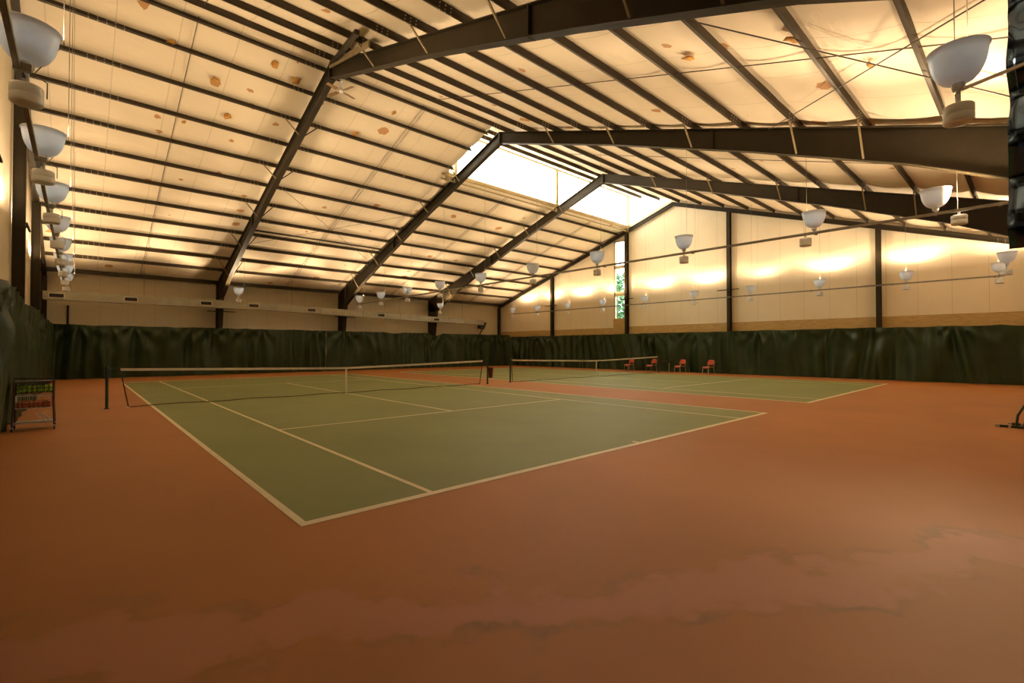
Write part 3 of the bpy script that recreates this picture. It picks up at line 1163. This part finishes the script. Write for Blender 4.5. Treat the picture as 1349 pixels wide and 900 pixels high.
ch0 = chair_proto()
ch0.location = (26.9, 14.65, 0)
ch0.rotation_euler = (0, 0, math.pi - .35)
ch0['label'] = 'orange stacking chair half hidden behind the far net, leftmost of the four'
ch0['group'] = 'orange courtside chairs'
dup_tree(ch0, (26.9, 12.9, 0), 'orange stacking chair at the net post side of the small dark table', None, math.pi - .4)
dup_tree(ch0, (26.9, 10.85, 0), 'orange stacking chair just beyond the small dark table, away from the net', None, math.pi - .35)
dup_tree(ch0, (26.9, 9.0, 0), 'orange stacking chair standing alone, furthest from the net', None, math.pi - .3)
tb = thing('side_table', 'small dark table between the orange chairs against the curtain', 'table', (27.0, 11.85, 0))
obj('table_top', MB().box(26.72, 27.28, 11.5, 12.2, .70, .73).box(26.75, 27.25, 11.53, 12.17, .66, .70), MBLACK, tb)
for sx in (-.22, .22):
    for sy in (-.3, .3):
        obj('leg', MB().tube([(27.0 + sx, 11.85 + sy, .67), (27.0 + sx * 1.08, 11.85 + sy * 1.05, .0)], .016, 8), MCHROME if sy < 0 and sx < 0 else MBLACK, tb)

# bin hanging on the right post of the nearer net
bx, by = CW + .914 + .16, CLN / 2 - .02
bn = thing('litter_bin', 'dark red bin hung on the net post between the courts', 'bin', (bx, by, .26))
obj('bucket', MB().lathe([(.001, .27), (.085, .27), (.125, .70), (.135, .72), (.115, .71), (.078, .30), (.001, .30)], 20, (bx, by, 0)), MBIN, bn)
obj('hook', MB().tube([(bx - .11, by, .69), (bx - .13, by, .78), (bx - .16, by, .80), (bx - .2, by, .78)], .008, 6), MBLACK, bn)

# ------------------------------------------------------------------ ball cart with balls
kx, ky = -2.10, 8.85
ct = thing('ball_cart', 'dark wire tennis ball cart against the left curtain', 'ball cart', (kx, ky, 0))
hx, hy = .27, .20
for sx in (-1, 1):
    for sy in (-1, 1):
        lg = obj('leg', MB().tube([(kx + sx * (hx - .0), ky + sy * hy, .93), (kx + sx * hx, ky + sy * hy, .5), (kx + sx * (hx + .02), ky + sy * (hy + .07), .06)], .014, 8), MDKRED, ct)
        cx, cy = kx + sx * (hx + .02), ky + sy * (hy + .07)
        obj('caster', MB().tube([(cx - .012, cy, .035), (cx + .012, cy, .035)], .035, 14), MBLACK, lg)
        obj('caster_fork', MB().box(cx - .02, cx + .02, cy - .02, cy + .02, .045, .085), MCHROME, lg)


def wire_basket(z0, z1, gx, gy, nm, mat, pitch=.055):
    m = MB()
    for z in (z0, z1, (z0 + z1) / 2):
        r = .007 if z != (z0 + z1) / 2 else .004
        m.tube([(kx - gx, ky - gy, z), (kx + gx, ky - gy, z), (kx + gx, ky + gy, z), (kx - gx, ky + gy, z), (kx - gx, ky - gy, z)], r, 6)
    n = int(2 * gx / pitch)
    for k in range(n + 1):
        x = kx - gx + 2 * gx * k / n
        m.tube([(x, ky - gy, z1), (x, ky - gy, z0), (x, ky + gy, z0), (x, ky + gy, z1)], .003, 5)
    n = int(2 * gy / pitch)
    for k in range(n + 1):
        y = ky - gy + 2 * gy * k / n
        m.tube([(kx - gx, y, z1), (kx - gx, y, z0), (kx + gx, y, z0), (kx + gx, y, z1)], .003, 5)
    return obj(nm, m, mat, ct)


wire_basket(.72, .92, .26, .19, 'upper_basket', MDKRED)
wire_basket(.42, .66, .25, .18, 'lower_basket', MCHROME)
tr = MB().box(kx - .26, kx + .26, ky - .19, ky + .19, .13, .15)
tr.tube([(kx - .27, ky - .25, .16), (kx + .27, ky - .25, .16)], .012, 8)
for k in range(3):
    tr.tube([(kx + .02 + .05 * k, ky - .25, .34), (kx + .16 + .05 * k, ky - .25, .17)], .009, 6)
obj('tray', tr, MCHROME, ct)
obj('handle', MB().tube([(kx - .27, ky - .20, .93), (kx - .27, ky - .20, 1.0), (kx + .27, ky - .20, 1.0), (kx + .27, ky - .20, .93)], .013, 8), MBLACK, ct)
obj('ball_lid', MB().box(kx - .265, kx + .265, ky - .19, ky + .19, .925, .94), MBLACK, ct)
bl = tag(obj('tennis_ball', MB().sphere((0, 0, 0), .033, 12), MTBALL, loc=(0, 0, 0)), 'yellow green tennis ball in the upper basket of the ball cart', 'tennis ball', 'green balls in the cart')
bo = tag(obj('tennis_ball', MB().sphere((0, 0, 0), .033, 12), MOBALL, loc=(0, 0, 0)), 'orange practice ball in the lower basket of the ball cart', 'tennis ball', 'orange balls in the cart')
first = {0: True, 1: True}
for kind, src, z0, rows, gx, gy in ((0, bl, .755, 2, .25, .175), (1, bo, .457, 2, .24, .165)):
    for lay in range(rows):
        for i in range(7):
            for j in range(5):
                x = kx - gx + .035 + i * (2 * gx - .07) / 6
                y = ky - gy + .035 + j * (2 * gy - .07) / 4
                o = src
                if not first[kind]:
                    o = src.copy()
                    COL.objects.link(o)
                first[kind] = False
                o.location = (x, y, z0 + lay * .068)

# ------------------------------------------------------------------ duct, vents, speaker, fan, sheet, bench
dk = [(-2.8, 4.22, .21), (7.0, 4.24, .23), (12.5, 4.10, .22), (19.4, 3.94, .215), (25.2, 3.84, .20)]
dc = thing('air_duct', 'long galvanised air duct along the far wall above the curtain', 'air duct', (11, 28.85, 4.1))
m = MB()
vs, fs = [], []
for x, z, h in dk:
    vs += [(x, 28.6, z - h), (x, 29.1, z - h), (x, 29.1, z + h), (x, 28.6, z + h)]
fs = [(0, 1, 2, 3), (19, 18, 17, 16)]
for i in range(4):
    for k in range(4):
        l = (k + 1) % 4
        fs.append((4 * i + k, 4 * i + 4 + k, 4 * i + 4 + l, 4 * i + l))
m.add(vs, fs)


def dz(x):
    for (a, za, ha), (b, zb, hb) in zip(dk[:-1], dk[1:]):
        if x <= b:
            t = (x - a) / (b - a)
            return za + (zb - za) * t, ha + (hb - ha) * t
    return dk[-1][1:]


x = -1.3
while x < 25:
    z, h = dz(x)
    m.box(x - .02, x + .02, 28.575, 29.125, z - h - .02, z + h + .02)
    x += 1.52
obj('duct_body', m, MDUCT, dc)
for x in (-2.3, .62, 4.1, 6.65, 10.2, 15.3, 20.2):
    z, h = dz(x)
    v = MB()
    a, b = .30, .13
    for (xa, xb, za, zb) in ((-a, a, b - .035, b), (-a, a, -b, -b + .035), (-a, -a + .035, -b, b), (a - .035, a, -b, b)):
        v.box(x + xa, x + xb, 28.55, 28.6, z + za, z + zb)
    vt = obj('vent_frame', v, MVENT, dc)
    g2 = MB().box(x - a + .03, x + a - .03, 28.575, 28.6, z - b + .03, z + b - .03)
    for k in range(4):
        zz = z - .075 + .05 * k
        g2.bar((x - a + .03, 28.567, zz), (x + a - .03, 28.567, zz), .03, .008, (0, .5, 1))
    obj('vent_grille', g2, MBLACK, vt)
for x in (1.2, 9.0, 17.0, 23.0):
    z, h = dz(x)
    obj('hanger_rod', MB().tube([(x, 28.85, z + h), (x, 28.85, rz(28.85) + .05)], .008, 6), MROD, dc)

sp = thing('loudspeaker', 'black loudspeaker bracketed high on the far wall near the corner', 'loudspeaker', (25.9, 29.9, 3.4))
s_ = MB()
s_.prism([(25.55, 3.38), (26.05, 3.30), (26.35, 3.95), (25.65, 3.95)], 'y', 29.6, 30.0)
obj('cabinet', s_, MBLACK, sp)
obj('bracket', MB().bar((26.1, 29.9, 3.4), (26.0, 30.3, 2.75), .07, .07).bar((26.05, 29.9, 3.5), (26.05, 30.34, 3.5), .06, .06), MBLACK, sp)

fn_ = thing('ceiling_fan', 'small tan bladed ceiling fan under the peak of the nearest frame', 'ceiling fan', (5.38, 12.2, 10.78))
obj('motor', MB().lathe([(.001, -.08), (.05, -.07), (.08, -.02), (.08, .04), (.04, .08), (.02, .10), (.02, .30), (.05, .31), (.05, .36), (.001, .36)], 18, (5.38, 12.2, 10.78)), MBALL, fn_)
for k in range(4):
    a = math.radians(18 + 90 * k)
    d = Vector((math.cos(a), math.sin(a), 0))
    c = Vector((5.38, 12.2, 10.76))
    obj('blade', MB().bar(c + d * .18, c + d * .60, .13, .012, (d.y * .25, -d.x * .25, 1)).bar(c + d * .08, c + d * .24, .03, .02), MTAN, fn_)
obj('mount', MB().bar((5.0, 12.2, 11.08), (5.42, 12.2, 11.12), .04, .04), MSTEEL, fn_)

# black polythene sheet hanging at the near side
vs, fs = [], []
n1, n2 = 16, 70
for i in range(n1 + 1):
    for j in range(n2 + 1):
        u, v = i / n1, j / n2
        z = 2.86 + v * (rz(-4.6) + .1 - 2.86)
        y = -4.20 - 1.5 * u + .035 * noise.noise(Vector((0, z * 2.0, 3))) * (1 - u) + .02 * (1 - v)
        x = 7.4 + .10 * math.sin(z * 5.5 + u * 2.0 + 1.5 * noise.noise(Vector((u * 2, z, 1)))) + .02 * noise.noise(Vector((u * 4, z * 3, 9)))
        vs.append((x, y, z))
for i in range(n1):
    for j in range(n2):
        fs.append((i * (n2 + 1) + j, (i + 1) * (n2 + 1) + j, (i + 1) * (n2 + 1) + j + 1, i * (n2 + 1) + j + 1))
o = obj('plastic_sheet', MB().add(vs, fs, 0, True), MSHEET)
o.modifiers.new('t', 'SOLIDIFY').thickness = .006
tag(o, 'creased glossy black plastic sheet hanging from the near roof slope', 'plastic sheet')

bc = thing('courtside_seat', 'dark green courtside seat cut off by the edge of the orange floor', 'seat', (12.5, -4.4, 0))
for xo, yo in ((12.25, 0), (12.75, -.16)):
    obj('leg', MB().tube([(xo, -4.13 + yo, .04), (xo, -4.15 + yo, .25), (xo, -4.24 + yo, .45), (xo, -4.55, .45)], .022, 8)
        .tube([(xo, -4.62, .04), (xo, -4.60, .45), (xo, -4.70, .85)], .02, 8), MGREEN, bc)
    obj('foot', MB().box(xo - .04, xo + .04, -4.75, -3.86 + yo, 0, .05).box(xo - .045, xo + .045, -3.9 + yo, -3.84 + yo, 0, .055, 1).box(xo - .045, xo + .045, -4.06 + yo, -4.02 + yo, 0, .056, 1), [MGREEN, MCHROME], bc)
obj('seat_panel', MB().box(12.2, 12.8, -4.66, -4.32, .465, .49), MGREEN, bc)
obj('backrest', MB().box(12.2, 12.8, -4.71, -4.66, .56, .84), MGREEN, bc)

# vertical pipe in the far left corner
tag(obj('wall_pipe', MB().tube([(-1.9, 30.2, 2.0), (-1.9, 30.2, 3.85)], .05, 10), MSTEEL), 'short dark standpipe on the far wall just above the corner curtain', 'pipe')


# ------------------------------------------------------------------ trees outside the slot window
def tree(x, y, h, seed, label):
    rnd = random.Random(seed)
    t = thing('tree', label, 'tree', (x, y, -.2), 0, 'trees outside')
    obj('trunk', MB().tube([(x, y, -.2), (x + .1, y, h * .3), (x - .1, y + .1, h * .75)], [.22, .17, .06], 10), MBARK, t)
    m = MB()
    for k in range(2600):
        a, b = rnd.uniform(0, 2 * math.pi), rnd.uniform(-1, 1)
        r = rnd.uniform(.55, 1) ** .5
        zc = h * .60
        px = x + 2.1 * r * math.cos(a) * math.sqrt(1 - b * b)
        py = y + 2.1 * r * math.sin(a) * math.sqrt(1 - b * b)
        pz = zc + h * .40 * r * b
        c = Vector((px, py, pz))
        d1 = Vector((rnd.uniform(-1, 1), rnd.uniform(-1, 1), rnd.uniform(-1, 1))).normalized() * .17
        d2 = d1.cross(Vector((rnd.uniform(-1, 1), rnd.uniform(-1, 1), rnd.uniform(-1, 1)))).normalized() * .09
        m.add([c - d1, c + d2, c + d1, c - d2], [(0, 1, 2, 3)])
    obj('foliage', m, MLEAF, t)


tree(35.5, 21.6, 8.6, 5, 'leafy green tree seen through the tall slot window, nearer the glass')
tree(40.0, 26.3, 9.4, 8, 'leafy green tree behind the other one outside the slot window')
